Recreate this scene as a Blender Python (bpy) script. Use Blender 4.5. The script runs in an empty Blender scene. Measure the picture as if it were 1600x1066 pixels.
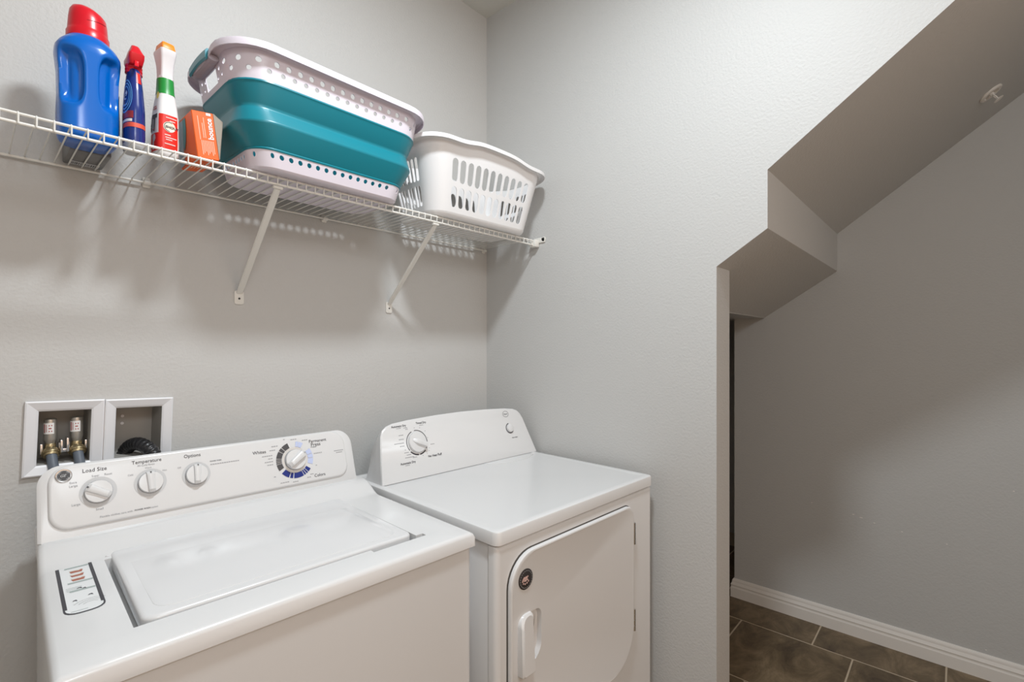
import bpy, bmesh, math, random
from mathutils import Vector, Matrix
PI = math.pi
random.seed(7)
SC = bpy.context.scene
COL = SC.collection

# ------------------------------------------------------------------ camera, world, lights, exposure
cam_d = bpy.data.cameras.new('camera'); cam = bpy.data.objects.new('camera', cam_d); COL.objects.link(cam)
cam_d.sensor_width = 36.0; cam_d.lens = 769.87 / 1600 * 36; cam_d.shift_y = 7.26 / 1600
cam_d.clip_start = 0.02
cam.location = (-1.63, -1.634, 1.36)
cam.rotation_euler = (PI / 2, 0, math.radians(42.129 - 90))
SC.camera = cam

w = bpy.data.worlds.new('world'); SC.world = w; w.use_nodes = True
bg = w.node_tree.nodes['Background']; bg.inputs[0].default_value = (1.0, 0.72, 0.52, 1); bg.inputs[1].default_value = 0.88

def area(name, loc, target, size, power, col, shape='DISK', size_y=None):
    d = bpy.data.lights.new(name, 'AREA'); d.shape = shape; d.size = size; d.energy = power; d.color = col
    if size_y: d.size_y = size_y
    o = bpy.data.objects.new(name, d); COL.objects.link(o); o.location = loc
    o.rotation_euler = (Vector(target) - Vector(loc)).to_track_quat('-Z', 'Y').to_euler()
    return o
area('ceiling_lamp', (-1.0, -1.15, 2.86), (-1.0, -1.15, 0), 0.21, 23, (0.90, 0.96, 1.0))
area('hall_lamp', (-1.7, -3.0, 2.6), (-0.8, -0.4, 1.3), 0.6, 12, (0.88, 0.95, 1.0))

SC.view_settings.view_transform = 'Standard'; SC.view_settings.look = 'None'
SC.view_settings.gamma = 1.0; SC.view_settings.use_curve_mapping = False
SC.view_settings.exposure = 0.4
SC.cycles.max_bounces = 10; SC.cycles.diffuse_bounces = 6; SC.cycles.use_denoising = True

# ------------------------------------------------------------------ materials
def lin(c):
    return tuple((x / 255 / 12.92) if x / 255 <= 0.04045 else ((x / 255 + 0.055) / 1.055) ** 2.4 for x in c) + (1,)
MATS = {}
def mat(name, col, rough=0.5, metal=0.0, bump=0.0, bscale=200, coat=0.0, var=0.0, vscale=8, trans=0.0, sss=0.0, spec=0.5):
    if name in MATS: return MATS[name]
    m = bpy.data.materials.new(name); m.use_nodes = True; nt = m.node_tree; b = nt.nodes['Principled BSDF']
    c = lin(col) if max(col) > 1 else tuple(col) + (1,)
    b.inputs['Base Color'].default_value = c; b.inputs['Roughness'].default_value = rough; b.inputs['Metallic'].default_value = metal
    b.inputs['Specular IOR Level'].default_value = spec
    if coat: b.inputs['Coat Weight'].default_value = coat; b.inputs['Coat Roughness'].default_value = 0.08
    if trans: b.inputs['Transmission Weight'].default_value = trans
    if sss:
        b.inputs['Subsurface Weight'].default_value = sss; b.inputs['Subsurface Radius'].default_value = (.02, .02, .02); b.inputs['Subsurface Scale'].default_value = 0.3
    tc = nt.nodes.new('ShaderNodeTexCoord')
    if var:
        n = nt.nodes.new('ShaderNodeTexNoise'); n.inputs['Scale'].default_value = vscale; n.inputs['Detail'].default_value = 5
        nt.links.new(tc.outputs['Object'], n.inputs['Vector'])
        mx = nt.nodes.new('ShaderNodeMix'); mx.data_type = 'RGBA'
        mx.inputs[6].default_value = tuple(x * (1 - var) for x in c[:3]) + (1,); mx.inputs[7].default_value = tuple(min(1, x * (1 + var)) for x in c[:3]) + (1,)
        nt.links.new(n.outputs[0], mx.inputs[0]); nt.links.new(mx.outputs[2], b.inputs['Base Color'])
    if bump:
        n = nt.nodes.new('ShaderNodeTexNoise'); n.inputs['Scale'].default_value = bscale; n.inputs['Detail'].default_value = 3
        nt.links.new(tc.outputs['Object'], n.inputs['Vector'])
        bp = nt.nodes.new('ShaderNodeBump'); bp.inputs['Strength'].default_value = bump; bp.inputs['Distance'].default_value = 0.002
        nt.links.new(n.outputs[0], bp.inputs['Height']); nt.links.new(bp.outputs[0], b.inputs['Normal'])
    MATS[name] = m; return m

M_WALL = mat('wall_paint', (0.53, 0.53, 0.52), 0.55, bump=0.55, bscale=130)
M_CEIL = mat('ceiling_texture', (0.62, 0.62, 0.58), 0.8, bump=0.9, bscale=60)
M_TRIM = mat('trim_paint', (0.78, 0.75, 0.71), 0.35)
M_ENAMEL = mat('white_enamel', (0.68, 0.685, 0.69), 0.27, coat=0.2)
M_PANEL = mat('white_console_plastic', (0.68, 0.685, 0.69), 0.28)
M_KNOB = mat('knob_plastic', (0.68, 0.685, 0.69), 0.3)
M_RING = mat('light_grey_print', (0.55, 0.56, 0.57), 0.4)
M_DARKGAP = mat('dark_gap', (0.03, 0.03, 0.03), 0.6)
M_INK = mat('black_ink', (0.035, 0.035, 0.045), 0.5)
M_INKG = mat('grey_ink', (0.30, 0.31, 0.33), 0.5)
M_NAVYINK = mat('navy_ink', (0.008, 0.025, 0.20), 0.4)
M_LAV = mat('lavender_ink', (0.50, 0.57, 0.80), 0.4)
M_CHROME = mat('chrome', (0.75, 0.75, 0.76), 0.2, metal=1.0)
M_WIRE = mat('white_vinyl_wire', (0.74, 0.73, 0.69), 0.4)
M_BOX = mat('outlet_box_plastic', (0.74, 0.75, 0.78), 0.35)
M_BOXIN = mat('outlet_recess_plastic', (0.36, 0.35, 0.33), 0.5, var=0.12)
M_BRASS = mat('brass', (0.42, 0.34, 0.20), 0.35, metal=0.9)
M_STEEL = mat('valve_steel', (0.52, 0.50, 0.46), 0.35, metal=0.8)
M_HOSE = mat('grey_rubber', (0.11, 0.13, 0.16), 0.5)
M_BLACK = mat('black_plastic', (0.014, 0.014, 0.016), 0.35)
M_BLUE = mat('blue_jug_plastic', (0.0, 0.125, 0.52), 0.2)
M_RED = mat('red_cap_plastic', (0.62, 0.006, 0.018), 0.3)
M_NAVY = mat('navy_bottle_plastic', (0.012, 0.03, 0.19), 0.22)
M_WHITEP = mat('white_bottle_plastic', (0.80, 0.80, 0.80), 0.3)
M_LRED = mat('red_label', (0.72, 0.022, 0.012), 0.35)
M_GREEN = mat('green_label', (0.015, 0.27, 0.045), 0.35)
M_ORANGE = mat('orange_cap', (0.95, 0.25, 0.01), 0.4)
M_OBOX = mat('orange_card', (0.80, 0.125, 0.010), 0.5)
M_CARD = mat('raw_card', (0.36, 0.31, 0.26), 0.7)
M_BAGBLUE = mat('blue_grey_print', (0.27, 0.36, 0.43), 0.4, var=0.5, vscale=60)
M_TEALPRINT = mat('teal_print', (0.02, 0.20, 0.22), 0.4)
M_CLEAR = mat('frosted_shroud', (0.74, 0.72, 0.74), 0.3)
M_GREYBOX = mat('grey_packet', (0.16, 0.16, 0.16), 0.35, var=0.2, vscale=40)
M_LAVP = mat('lavender_white_plastic', (0.70, 0.65, 0.72), 0.35, sss=0.08)
M_GRIP = mat('grey_lilac_grip', (0.40, 0.37, 0.43), 0.5)
M_TEAL = mat('teal_silicone', (0.006, 0.20, 0.26), 0.33)
M_BASKET = mat('white_basket_plastic', (0.80, 0.80, 0.81), 0.35)
M_GROUT = mat('grout', (0.56, 0.46, 0.34), 0.8)
M_PINK = mat('emblem_pink', (0.72, 0.50, 0.46), 0.4)
M_DKEMB = mat('emblem_dark', (0.035, 0.030, 0.030), 0.4)
M_SKY = mat('pale_blue_print', (0.10, 0.32, 0.70), 0.4)
M_YEL = mat('yellow_print', (0.75, 0.60, 0.12), 0.4)
M_LIDEDGE = mat('lid_enamel', (0.68, 0.685, 0.695), 0.2, coat=0.3)
def tile_mat():
    m = bpy.data.materials.new('slate_tile'); m.use_nodes = True; nt = m.node_tree; b = nt.nodes['Principled BSDF']
    tc = nt.nodes.new('ShaderNodeTexCoord'); oi = nt.nodes.new('ShaderNodeObjectInfo')
    ad = nt.nodes.new('ShaderNodeVectorMath'); ad.operation = 'ADD'
    mu = nt.nodes.new('ShaderNodeMath'); mu.operation = 'MULTIPLY'; mu.inputs[1].default_value = 40
    nt.links.new(oi.outputs['Random'], mu.inputs[0]); nt.links.new(tc.outputs['Object'], ad.inputs[0]); nt.links.new(mu.outputs[0], ad.inputs[1])
    mp = nt.nodes.new('ShaderNodeMapping'); mp.inputs['Scale'].default_value = (1.0, 1.7, 1); mp.inputs['Rotation'].default_value = (0, 0, .5)
    nt.links.new(ad.outputs[0], mp.inputs[0])
    n = nt.nodes.new('ShaderNodeTexNoise'); n.inputs['Scale'].default_value = 5; n.inputs['Detail'].default_value = 9; n.inputs['Roughness'].default_value = 0.7; n.inputs['Distortion'].default_value = 0.6
    nt.links.new(mp.outputs[0], n.inputs['Vector'])
    cr = nt.nodes.new('ShaderNodeValToRGB'); e = cr.color_ramp.elements
    e[0].position = .30; e[0].color = (0.055, 0.036, 0.019, 1); e[1].position = .72; e[1].color = (0.29, 0.215, 0.13, 1)
    x = e.new(.5); x.color = (0.150, 0.105, 0.058, 1)
    nt.links.new(n.outputs[0], cr.inputs[0]); nt.links.new(cr.outputs[0], b.inputs['Base Color']); b.inputs['Roughness'].default_value = 0.45
    bp = nt.nodes.new('ShaderNodeBump'); bp.inputs['Strength'].default_value = 0.3; bp.inputs['Distance'].default_value = 0.003
    nt.links.new(n.outputs[0], bp.inputs['Height']); nt.links.new(bp.outputs[0], b.inputs['Normal'])
    return m
M_TILE = tile_mat()

# ------------------------------------------------------------------ builders
def mesh_of(bm, name, m, sharp=35, smooth=True):
    bmesh.ops.recalc_face_normals(bm, faces=bm.faces)
    me = bpy.data.meshes.new(name); bm.to_mesh(me); bm.free()
    if smooth:
        me.polygons.foreach_set('use_smooth', [True] * len(me.polygons)); me.set_sharp_from_angle(angle=math.radians(sharp))
    me.materials.append(m); return me
def obj(name, bm, m, parent=None, loc=None, rot=None, sharp=35, smooth=True, label=None):
    o = bpy.data.objects.new(name, mesh_of(bm, name, m, sharp, smooth)); COL.objects.link(o)
    if parent: o.parent = parent
    if loc is not None: o.location = loc
    if rot is not None: o.rotation_euler = rot
    if label: o['label'] = label
    return o
def thing(name, label, cat, loc=(0, 0, 0), rot=(0, 0, 0), group=None):
    o = bpy.data.objects.new(name, None); COL.objects.link(o); o.location = loc; o.rotation_euler = rot; o.empty_display_size = .05
    o['label'] = label; o['category'] = cat
    if group: o['group'] = group
    return o
def tag(o, label, cat, group=None):
    o['label'] = label; o['category'] = cat
    if group: o['group'] = group
    return o
def stuff(o): o['kind'] = 'stuff'; return o
def struct(name, bm, m, parent=None, **k):
    o = obj(name, bm, m, parent, **k); o['kind'] = 'structure'; return o
def box(bm, x0, x1, y0, y1, z0, z1, bev=0.0, seg=2):
    vs = [bm.verts.new(p) for p in ((x0, y0, z0), (x1, y0, z0), (x1, y1, z0), (x0, y1, z0), (x0, y0, z1), (x1, y0, z1), (x1, y1, z1), (x0, y1, z1))]
    fs = [bm.faces.new([vs[i] for i in f]) for f in ((0, 3, 2, 1), (4, 5, 6, 7), (0, 1, 5, 4), (1, 2, 6, 5), (2, 3, 7, 6), (3, 0, 4, 7))]
    if bev:
        es = list({e for f in fs for e in f.edges})
        bmesh.ops.bevel(bm, geom=es, offset=bev, segments=seg, affect='EDGES', profile=0.5)
    return bm
def loft(bm, rings, cap0=True, cap1=True, closed=True):
    R = [[bm.verts.new(p) for p in r] for r in rings]; n = len(R[0])
    for a, b in zip(R, R[1:]):
        for i in range(n if closed else n - 1):
            j = (i + 1) % n; bm.faces.new((a[i], a[j], b[j], b[i]))
    if cap0 and closed: bm.faces.new(R[0][::-1])
    if cap1 and closed: bm.faces.new(R[-1])
    return R
def tube(bm, pts, r, n=8, caps=True):
    pts = [Vector(p) for p in pts]; rings = []; up = None
    rr = r if isinstance(r, (list, tuple)) else [r] * len(pts)
    for i, p in enumerate(pts):
        t = (pts[min(i + 1, len(pts) - 1)] - pts[max(i - 1, 0)]).normalized()
        if up is None: up = Vector((0, 0, 1)) if abs(t.z) < .9 else Vector((1, 0, 0))
        s = t.cross(up).normalized(); up = s.cross(t).normalized()
        rings.append([p + (s * math.cos(2 * PI * k / n) + up * math.sin(2 * PI * k / n)) * rr[i] for k in range(n)])
    loft(bm, rings, caps, caps); return bm
def lathe(bm, prof, n=24, M=None):
    rings = [[(r * math.cos(2 * PI * k / n), r * math.sin(2 * PI * k / n), z) for k in range(n)] for r, z in prof]
    if M is not None: rings = [[M @ Vector(p) for p in r] for r in rings]
    loft(bm, rings); return bm
def rrect(x0, x1, y0, y1, r, n=6):
    if not isinstance(r, (list, tuple)): r = [r] * 4            # radii: bl, br, tr, tl
    pts = []
    for (cx, cy, a0), q in zip(((x0, y0, PI), (x1, y0, 1.5 * PI), (x1, y1, 0), (x0, y1, .5 * PI)), r):
        q = max(q, 1e-5); sx = 1 if cx == x0 else -1; sy = 1 if cy == y0 else -1
        for k in range(n + 1):
            a = a0 + .5 * PI * k / n; pts.append((cx + sx * q + q * math.cos(a), cy + sy * q + q * math.sin(a)))
    return pts
def slab(bm, f, d0, d1, bev, fn, seg=3, back=True):
    """f(inset) -> outline; fn(u, v, d) -> point; rounded front edge of radius bev at depth d1"""
    rings = [[fn(u, v, d0) for u, v in f(0)], [fn(u, v, d1 - bev) for u, v in f(0)]]
    for k in range(1, seg + 1):
        a = .5 * PI * k / seg
        rings.append([fn(u, v, d1 - bev + bev * math.sin(a)) for u, v in f(bev * (1 - math.cos(a)))])
    loft(bm, rings, back, True); return bm
def text_mesh(s, width=None, size=0.01, shear=0.0, bold=0.0):
    cu = bpy.data.curves.new('t', 'FONT'); cu.body = s; cu.size = size; cu.align_x = 'CENTER'; cu.align_y = 'CENTER'; cu.shear = shear; cu.resolution_u = 2
    cu.offset = bold * size
    o = bpy.data.objects.new('t', cu); me = bpy.data.meshes.new_from_object(o)
    vs = [(v.co.x, v.co.y) for v in me.vertices]; fs = [tuple(p.vertices) for p in me.polygons]
    bpy.data.objects.remove(o); bpy.data.curves.remove(cu); bpy.data.meshes.remove(me)
    if width and vs:
        x0 = min(v[0] for v in vs); x1 = max(v[0] for v in vs); k = width / (x1 - x0); vs = [((v[0] - (x0 + x1) / 2) * k, v[1] * k) for v in vs]
    return vs, fs
def put_text(bm, s, fn, u, v, width=None, size=0.01, shear=0.0, bold=0.0, rot=0.0):
    vs, fs = text_mesh(s, width, size, shear, bold); c, q = math.cos(rot), math.sin(rot)
    V = [bm.verts.new(fn(u + x * c - y * q, v + x * q + y * c)) for x, y in vs]
    for f in fs:
        try: bm.faces.new([V[i] for i in f])
        except ValueError: pass
def put_poly(bm, pts, fn): bm.faces.new([bm.verts.new(fn(*p)) for p in pts])
def put_bar(bm, u0, u1, v0, v1, fn, n=1):
    for k in range(n):
        a = u0 + (u1 - u0) * k / n; b = u0 + (u1 - u0) * (k + 1) / n
        put_poly(bm, ((a, v0), (b, v0), (b, v1), (a, v1)), fn)
def put_arc(bm, cu, cv, r0, r1, a0, a1, fn, n=10, ky=1.0):
    A = [math.radians(a0 + (a1 - a0) * k / n) for k in range(n + 1)]
    for p, q in zip(A, A[1:]):
        put_poly(bm, [(cu + r * math.cos(t), cv + ky * r * math.sin(t)) for r, t in ((r0, p), (r1, p), (r1, q), (r0, q))], fn)
def put_disc(bm, cu, cv, ru, rv, fn, n=24): put_poly(bm, [(cu + ru * math.cos(2 * PI * k / n), cv + rv * math.sin(2 * PI * k / n)) for k in range(n)], fn)
def prism_x(bm, poly, x0, x1):
    loft(bm, [[(x0, y, z) for y, z in poly], [(x1, y, z) for y, z in poly]]); return bm
def prism_z(bm, poly, z0, z1):
    loft(bm, [[(x, y, z0) for x, y in poly], [(x, y, z1) for x, y in poly]]); return bm

# ------------------------------------------------------------------ the room
ZC = 2.89; YF = -3.5; XL = -2.55; XF = 1.165
# back wall with one rectangular hole for the two outlet boxes
bm = bmesh.new()
X = [XL, -1.527, -1.262, 0.0]; Z = [0, 1.058, 1.206, ZC]
for i in range(3):
    for k in range(3):
        if (i, k) != (1, 1): box(bm, X[i], X[i + 1], 0, .12, Z[k], Z[k + 1])
bmesh.ops.remove_doubles(bm, verts=bm.verts, dist=1e-5)
struct('wall_back', bm, M_WALL, smooth=False)
# right wall: one plate with the stepped opening under the stairs cut out of it
YJ, ZU, ZL_ = -1.206, 1.895, 1.717
KU = .745; KL = .66
yend = YJ - (ZC - ZU) / KU
bm = bmesh.new()
prism_x(bm, [(0, 0), (0, ZC), (yend, ZC), (YJ, ZU), (YJ, ZL_), (-1.054, ZL_ - KL * (-1.054 - YJ)), (-1.054, 0)], 0, .122)
struct('wall_right', bm, M_WALL, smooth=False)
# soffit under the stairs: two sloped planes with an upright step between them
bm = bmesh.new()
zs = ZL_ - KL * (-.887 - YJ)
prism_x(bm, [(yend, ZC), (YJ, ZU), (YJ, ZL_), (-1.054, ZL_ - KL * (-1.054 - YJ)), (-.887, zs), (-.887, zs - .002), (-.1, zs - .002), (-.1, ZC)], .1221, 1.30)
struct('ceiling_under_stairs', bm, M_WALL, smooth=False)
# far wall of the space under the stairs, ending at an outside corner
bm = bmesh.new(); box(bm, XF, XF + .13, -2.75, -.735, 0, ZC); struct('wall_far', bm, M_WALL, smooth=False)
bm = bmesh.new(); box(bm, .122, 2.2, -.1, 0, 0, ZC); box(bm, 2.1, 2.2, -.9, -.1, 0, ZC); box(bm, XF + .13, 2.2, -1.0, -.9, 0, ZC)
struct('wall_recess', bm, M_WALL, smooth=False)
bm = bmesh.new(); box(bm, 0, 2.2, -2.85, -2.75, 0, ZC); struct('wall_light_blocker', bm, M_WALL, smooth=False)  # unseen wall, added to keep front light out of the space under the stairs
bm = bmesh.new(); box(bm, XL - .12, XL, YF, .12, 0, ZC); struct('wall_left', bm, M_WALL, smooth=False)
bm = bmesh.new(); box(bm, XL - .12, 2.2, YF, .12, ZC, ZC + .1); struct('ceiling', bm, M_CEIL, smooth=False)
# floor: grout bed and 18 inch tiles in a stepped bond
bm = bmesh.new(); box(bm, XL - .12, 2.2, YF, .12, -.08, -.0015); floor = struct('floor', bm, M_GROUT, smooth=False)
T = .457; G = .0027
bm = bmesh.new()
slab(bm, lambda i: rrect(G + i - T / 2, T / 2 - G - i, G + i - T / 2, T / 2 - G - i, .002, 2), -.01, 0, .002, lambda u, v, d: (u, v, d), 1)
tile_me = mesh_of(bm, 'tile', M_TILE)
for i in range(-8, 3):
    xc = .946 + T * (i + .5); off = -1.142 + .1545 * i
    if xc - T / 2 < XL - .1: continue
    for k in range(-9, 12):
        yc = off + T * (k + .5)
        if yc > .05 or yc < YF + .05 or xc > 1.75: continue
        o = bpy.data.objects.new('tile', tile_me); COL.objects.link(o); o.parent = floor; o.location = (xc, yc, 0)
# baseboards
prof = [(0, 0), (.016, 0), (.016, .050), (.0135, .056), (.0135, .062), (.0155, .066), (.0125, .073), (.0095, .080), (.0095, .086), (.007, .093), (.004, .098), (0, .098)]
bm = bmesh.new()
loft(bm, [[(XF - d, -2.75, z) for d, z in prof], [(XF - d, -.735 + d, z) for d, z in prof], [(XF + .125, -.735 + d, z) for d, z in prof]])
struct('baseboard_far', bm, M_TRIM, sharp=20)
bm = bmesh.new(); loft(bm, [[(XL, -d, z) for d, z in prof], [(0, -d, z) for d, z in prof]]); struct('baseboard_back', bm, M_TRIM, sharp=20)
bm = bmesh.new(); loft(bm, [[(-d, 0, z) for d, z in prof], [(-d, -1.054 - d, z) for d, z in prof], [(.122, -1.054 - d, z) for d, z in prof]])
struct('baseboard_right', bm, M_TRIM, sharp=20)
# scuffs on the closet wall: chipped paint specks are flat paint marks
bm = bmesh.new()
for px, pz, ww in ((-1.27, .566, .010), (-1.30, .558, .014), (-1.35, .545, .008), (-1.10, .585, .006), (-1.72, .115, .006), (-1.45, .53, .007), (-1.60, .515, .006), (-1.80, .78, .006)):
    put_poly(bm, [(px + ww * .5 * math.cos(a) * (1 + .4 * math.sin(3 * a)), pz + .0022 * math.sin(a)) for a in [k * PI / 4 for k in range(8)]], lambda u, v: (XF - .0006, u, v))
stuff(obj('paint_scuffs', bm, M_TRIM, bpy.data.objects['wall_far'], smooth=False))

# ------------------------------------------------------------------ washer and dryer share one turned frame (they stand 2.4 degrees off the wall)
RZ = math.radians(-2.42)
AX = Vector((math.cos(RZ), math.sin(RZ), 0)); AY = Vector((-math.sin(RZ), math.cos(RZ), 0))
def root_at(cx, cy): return AX * cx + AY * cy

# ---- WASHER
CX, CY = -1.151, -.455
wash = thing('washing_machine', 'white top-loading washing machine with a four-dial console', 'washing machine', root_at(CX, CY), (0, 0, RZ))
def L(p): return (p[0] - CX, p[1] - CY, p[2])
def add(bm): 
    bmesh.ops.translate(bm, verts=bm.verts, vec=(-CX, -CY, 0)); return bm
bm = bmesh.new(); prism_z(bm, rrect(-1.519, -.783, -.802, -.125, .014, 4), .03, .876); obj('cabinet', add(bm), M_ENAMEL, wash)
for sx in (-1.48, -.82):
    for sy in (-.76, -.17):
        bm = bmesh.new(); lathe(bm, [(.02, 0), (.022, .006), (.014, .012), (.014, .035)], 12, Matrix.Translation((sx, sy, 0))); obj('levelling_foot', add(bm), M_BLACK, wash)
# top deck with the lid well, finger notch and the rise to the console
def deckz(y):
    t = (y + .375) / .085
    t = min(max(t, 0), 1); return .9135 + .033 * (t * t * (3 - 2 * t))
xs = [-1.5225, -1.5225, -1.519, -1.512, -1.46, -1.424, -1.405, -1.03, -1.01, -.8925, -.874, -.84, -.79, -.783, -.7795, -.7795]
xe = [.034, .010, .0035, 0] + [0] * 8 + [0, .0035, .010, .034]
ys = [(-.809, .034), (-.809, .009), (-.8055, .003), (-.799, 0), (-.742, 0), (-.728, 0), (-.709, 0), (-.5, 0), (-.375, 0), (-.361, 0), (-.347, 0), (-.333, 0), (-.318, 0), (-.304, 0), (-.29, 0), (-.12, 0)]
bm = bmesh.new()
GV = [[bm.verts.new((x, y, max(.8775, deckz(y) - max(xe[i], ye, (xe[i] + ye) * .7)))) for i, x in enumerate(xs)] for y, ye in ys]
def hole(i, j):
    inx = 5 <= i < 9; iny = 5 <= j < 8
    return (inx and iny) or (j == 4 and i in (8, 9))
for j in range(len(ys) - 1):
    for i in range(len(xs) - 1):
        if hole(i, j): continue
        bm.faces.new((GV[j][i], GV[j][i + 1], GV[j + 1][i + 1], GV[j + 1][i]))
be = [e for e in bm.edges if len(e.link_faces) == 1 and all(v.co.z > .905 and v.co.y < -.2 for v in e.verts)]
ex = bmesh.ops.extrude_edge_only(bm, edges=be)
for v in ex['geom']:
    if isinstance(v, bmesh.types.BMVert): v.co.z = .884
fl = [e for e in bm.edges if len(e.link_faces) == 1 and all(abs(v.co.z - .884) < 1e-5 for v in e.verts)]
bmesh.ops.triangle_fill(bm, edges=fl, use_beauty=True)
obj('top_deck', add(bm), M_ENAMEL, wash, sharp=50)
# lid
bm = bmesh.new()
def lidf(i): return rrect(-1.412 + i, -.896 - i, -.722 + i, -.338 - i, [.022, .02, .008, .02], 5)
slab(bm, lidf, .894, .9185, .007, lambda u, v, d: (u, v, d + .0012 * min(1, max(0, (v + .72) / .36)) ** 2), 4)
obj('lid', add(bm), M_LIDEDGE, wash)
bm = bmesh.new(); slab(bm, lambda i: rrect(-1.39 + i, -.92 - i, -.70 + i, -.40 - i, .03, 5), .9182, .9194, .001, lambda u, v, d: (u, v, d), 2, False)
obj('lid_raised_field', add(bm), M_LIDEDGE, wash)
# hinge corner of the lid
bm = bmesh.new(); box(bm, -1.4225, -1.413, -.365, -.345, .894, .916, .002); obj('lid_hinge', add(bm), M_CHROME, wash)
# console: housing + face plate on one sloping plane
S_ = .33; NL = math.hypot(1, S_)
def WP(x, z, d=0.0): return (x - CX, -.287 + S_ * (z - .945) - d / NL - CY, z + d * S_ / NL)
def hous(i):
    return rrect(-1.522 + i, -.803 - i, .9465, 1.0985 - i, [.002, .002, .046, .040], 8)
bm = bmesh.new()
rings = []
for dep, ins in ((-.112, .022), (-.10, .018), (-.03, .006), (-.016, 0), (-.012, 0)):
    rings.append([WP(u, .9465 + (v - .9465) * (1 - max(0, -dep - .016) * 2.6), dep) if v > .95 else WP(u, v, dep) for u, v in hous(ins)])
# keep the lower edge on the deck
R0 = []
for r in rings: R0.append([(p[0], p[1], max(p[2], .9455)) for p in r])
R0.append([(p[0], p[1], p[2]) for p in [WP(u, v, -.007) for u, v in hous(.006)]])
loft(bm, R0); obj('console_housing', bm, M_PANEL, wash, sharp=40)
bm = bmesh.new()
slab(bm, lambda i: rrect(-1.505 + i, -.830 - i, .964 + i, 1.0965 - i, [.034, .030, .042, .036], 8), -.014, 0, .006, lambda u, v, d: WP(u, v, d), 4)
obj('console_face', bm, M_PANEL, wash, sharp=40)
def WF(e): return lambda u, v: WP(u, v, e)
KZ = .95
def wknob(name, x, z, r, ang, ring, h=.020):
    U = Vector((1, 0, 0)); V = Vector((0, S_, 1)).normalized(); N = Vector((0, -1, S_)).normalized()
    M = Matrix.Translation(Vector(WP(x, z, 0))) @ Matrix((U, V, N)).transposed().to_4x4() @ Matrix.Rotation(ang, 4, 'Z')
    bm = bmesh.new(); lathe(bm, [(r * .98, .0035), (r, .005), (r, .009), (r * .96, .0115), (r * .5, .0125), (.001, .0125)], 32, M)
    k = obj(name, bm, M_KNOB, wash)
    bm = bmesh.new()                                   # grip ridge
    sec = []
    for t in range(9):
        f = t / 8; x0 = -r * .96 + f * r * 1.94; wd = r * (.30 + .10 * f); hh = h if 0 < t < 8 else h * .72
        sec.append([M @ Vector(p) for p in ((x0, -wd, .010), (x0, -wd * .8, hh * .9), (x0, -wd * .4, hh), (x0, wd * .4, hh), (x0, wd * .8, hh * .9), (x0, wd, .010))])
    loft(bm, sec); obj('grip', bm, M_KNOB, k)
    bm = bmesh.new(); lathe(bm, [(r * 1.03, .0006), (r * 1.03, .0042), (.001, .0042)], 32, M); obj('dark_gap_ring', bm, M_INKG, k)
    bm = bmesh.new()
    q = M @ Vector((r * .86, 0, h * .78))
    put_poly(bm, [M @ Vector(p) for p in ((r * .99, -.0014, h * .76), (r * .99, .0014, h * .76), (r * .86, .0011, h * 1.01), (r * .86, -.0011, h * 1.01))], lambda *a: Vector(a))
    obj('pointer_mark', bm, M_INK, k, smooth=False)
    if ring:
        bm = bmesh.new(); put_arc(bm, x, z, r * 1.0, ring, 0, 360, WF(.0008), 40, KZ); stuff(obj('printed_ring', bm, M_RING, k, smooth=False))
    return k
a = wknob('load_size_knob', -1.422, 1.031, .0245, math.radians(148), .033)
a = wknob('temperature_knob', -1.326, 1.033, .0245, math.radians(92), .032)
a = wknob('options_knob', -1.231, 1.034, .0240, math.radians(86), .031)
a = wknob('cycle_dial', -.986, 1.031, .0285, math.radians(35), None, .026)
bm = bmesh.new(); put_arc(bm, -.986, 1.031, .0, .0355, 0, 360, WF(.0006), 40, KZ); obj('dial_ring', bm, mat('warm_grey_print', (.66, .63, .60), .4), wash, smooth=False)
def segs(name, m, spans):
    bm = bmesh.new()
    for a0, a1 in spans: put_arc(bm, -.986, 1.031, .037, .052, a0, a1, WF(.0009), 8, KZ)
    obj(name, bm, m, wash, smooth=False)
segs('whites_cycle_band', mat('charcoal_ink', (.07, .07, .075), .4), [(108, 130), (132.5, 143), (145.5, 168), (170, 174), (176, 180), (182, 186), (188, 208)])
segs('colors_cycle_band', M_NAVYINK, [(219, 244), (247, 257), (260, 292), (294.5, 300), (302.5, 308), (310.5, 322)])
segs('press_cycle_band', M_LAV, [(337, 357), (359, 372), (374, 391), (418, 432), (433.5, 442)])
bm = bmesh.new(); F = WF(.0009)
put_text(bm, 'Load Size', F, -1.427, 1.0785, .042); put_text(bm, 'Temperature', F, -1.331, 1.0815, .058); put_text(bm, 'Options', F, -1.237, 1.080, .036)
put_text(bm, 'Whites', F, -1.079, 1.064, .034); put_text(bm, 'Permanent', F, -.9135, 1.0745, .052); put_text(bm, 'Press', F, -.921, 1.0645, .028); put_text(bm, 'Colors', F, -.9205, .9785, .032)
put_text(bm, 'POWER WASH', F, -1.344, .9775, .030, bold=.01); put_text(bm, 'POWER WASH', F, -1.186, 1.060, .026, bold=.01)
stuff(obj('console_lettering', bm, M_INK, wash, smooth=False))
bm = bmesh.new()
for s, x, z, q in (('Super', -1.426, 1.0655, .0135), ('Reset', -1.4035, 1.0655, .0135), ('Extra', -1.464, 1.0575, .012), ('Large', -1.464, 1.0505, .014), ('Large', -1.4605, 1.0115, .014), ('Small', -1.421, .9945, .013),
                   ('All Cold Rinse', -1.333, 1.0735, .034), ('Cold', -1.3635, 1.0555, .010), ('Warm', -1.329, 1.0665, .0125), ('Hot', -1.2965, 1.0555, .0085), ('Off', -1.2665, 1.0555, .0075),
                   ('Flexible clothes care with', -1.392, .9775, .058), ('option', -1.321, .9775, .013)):
    put_text(bm, s, F, x, z, q)
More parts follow.
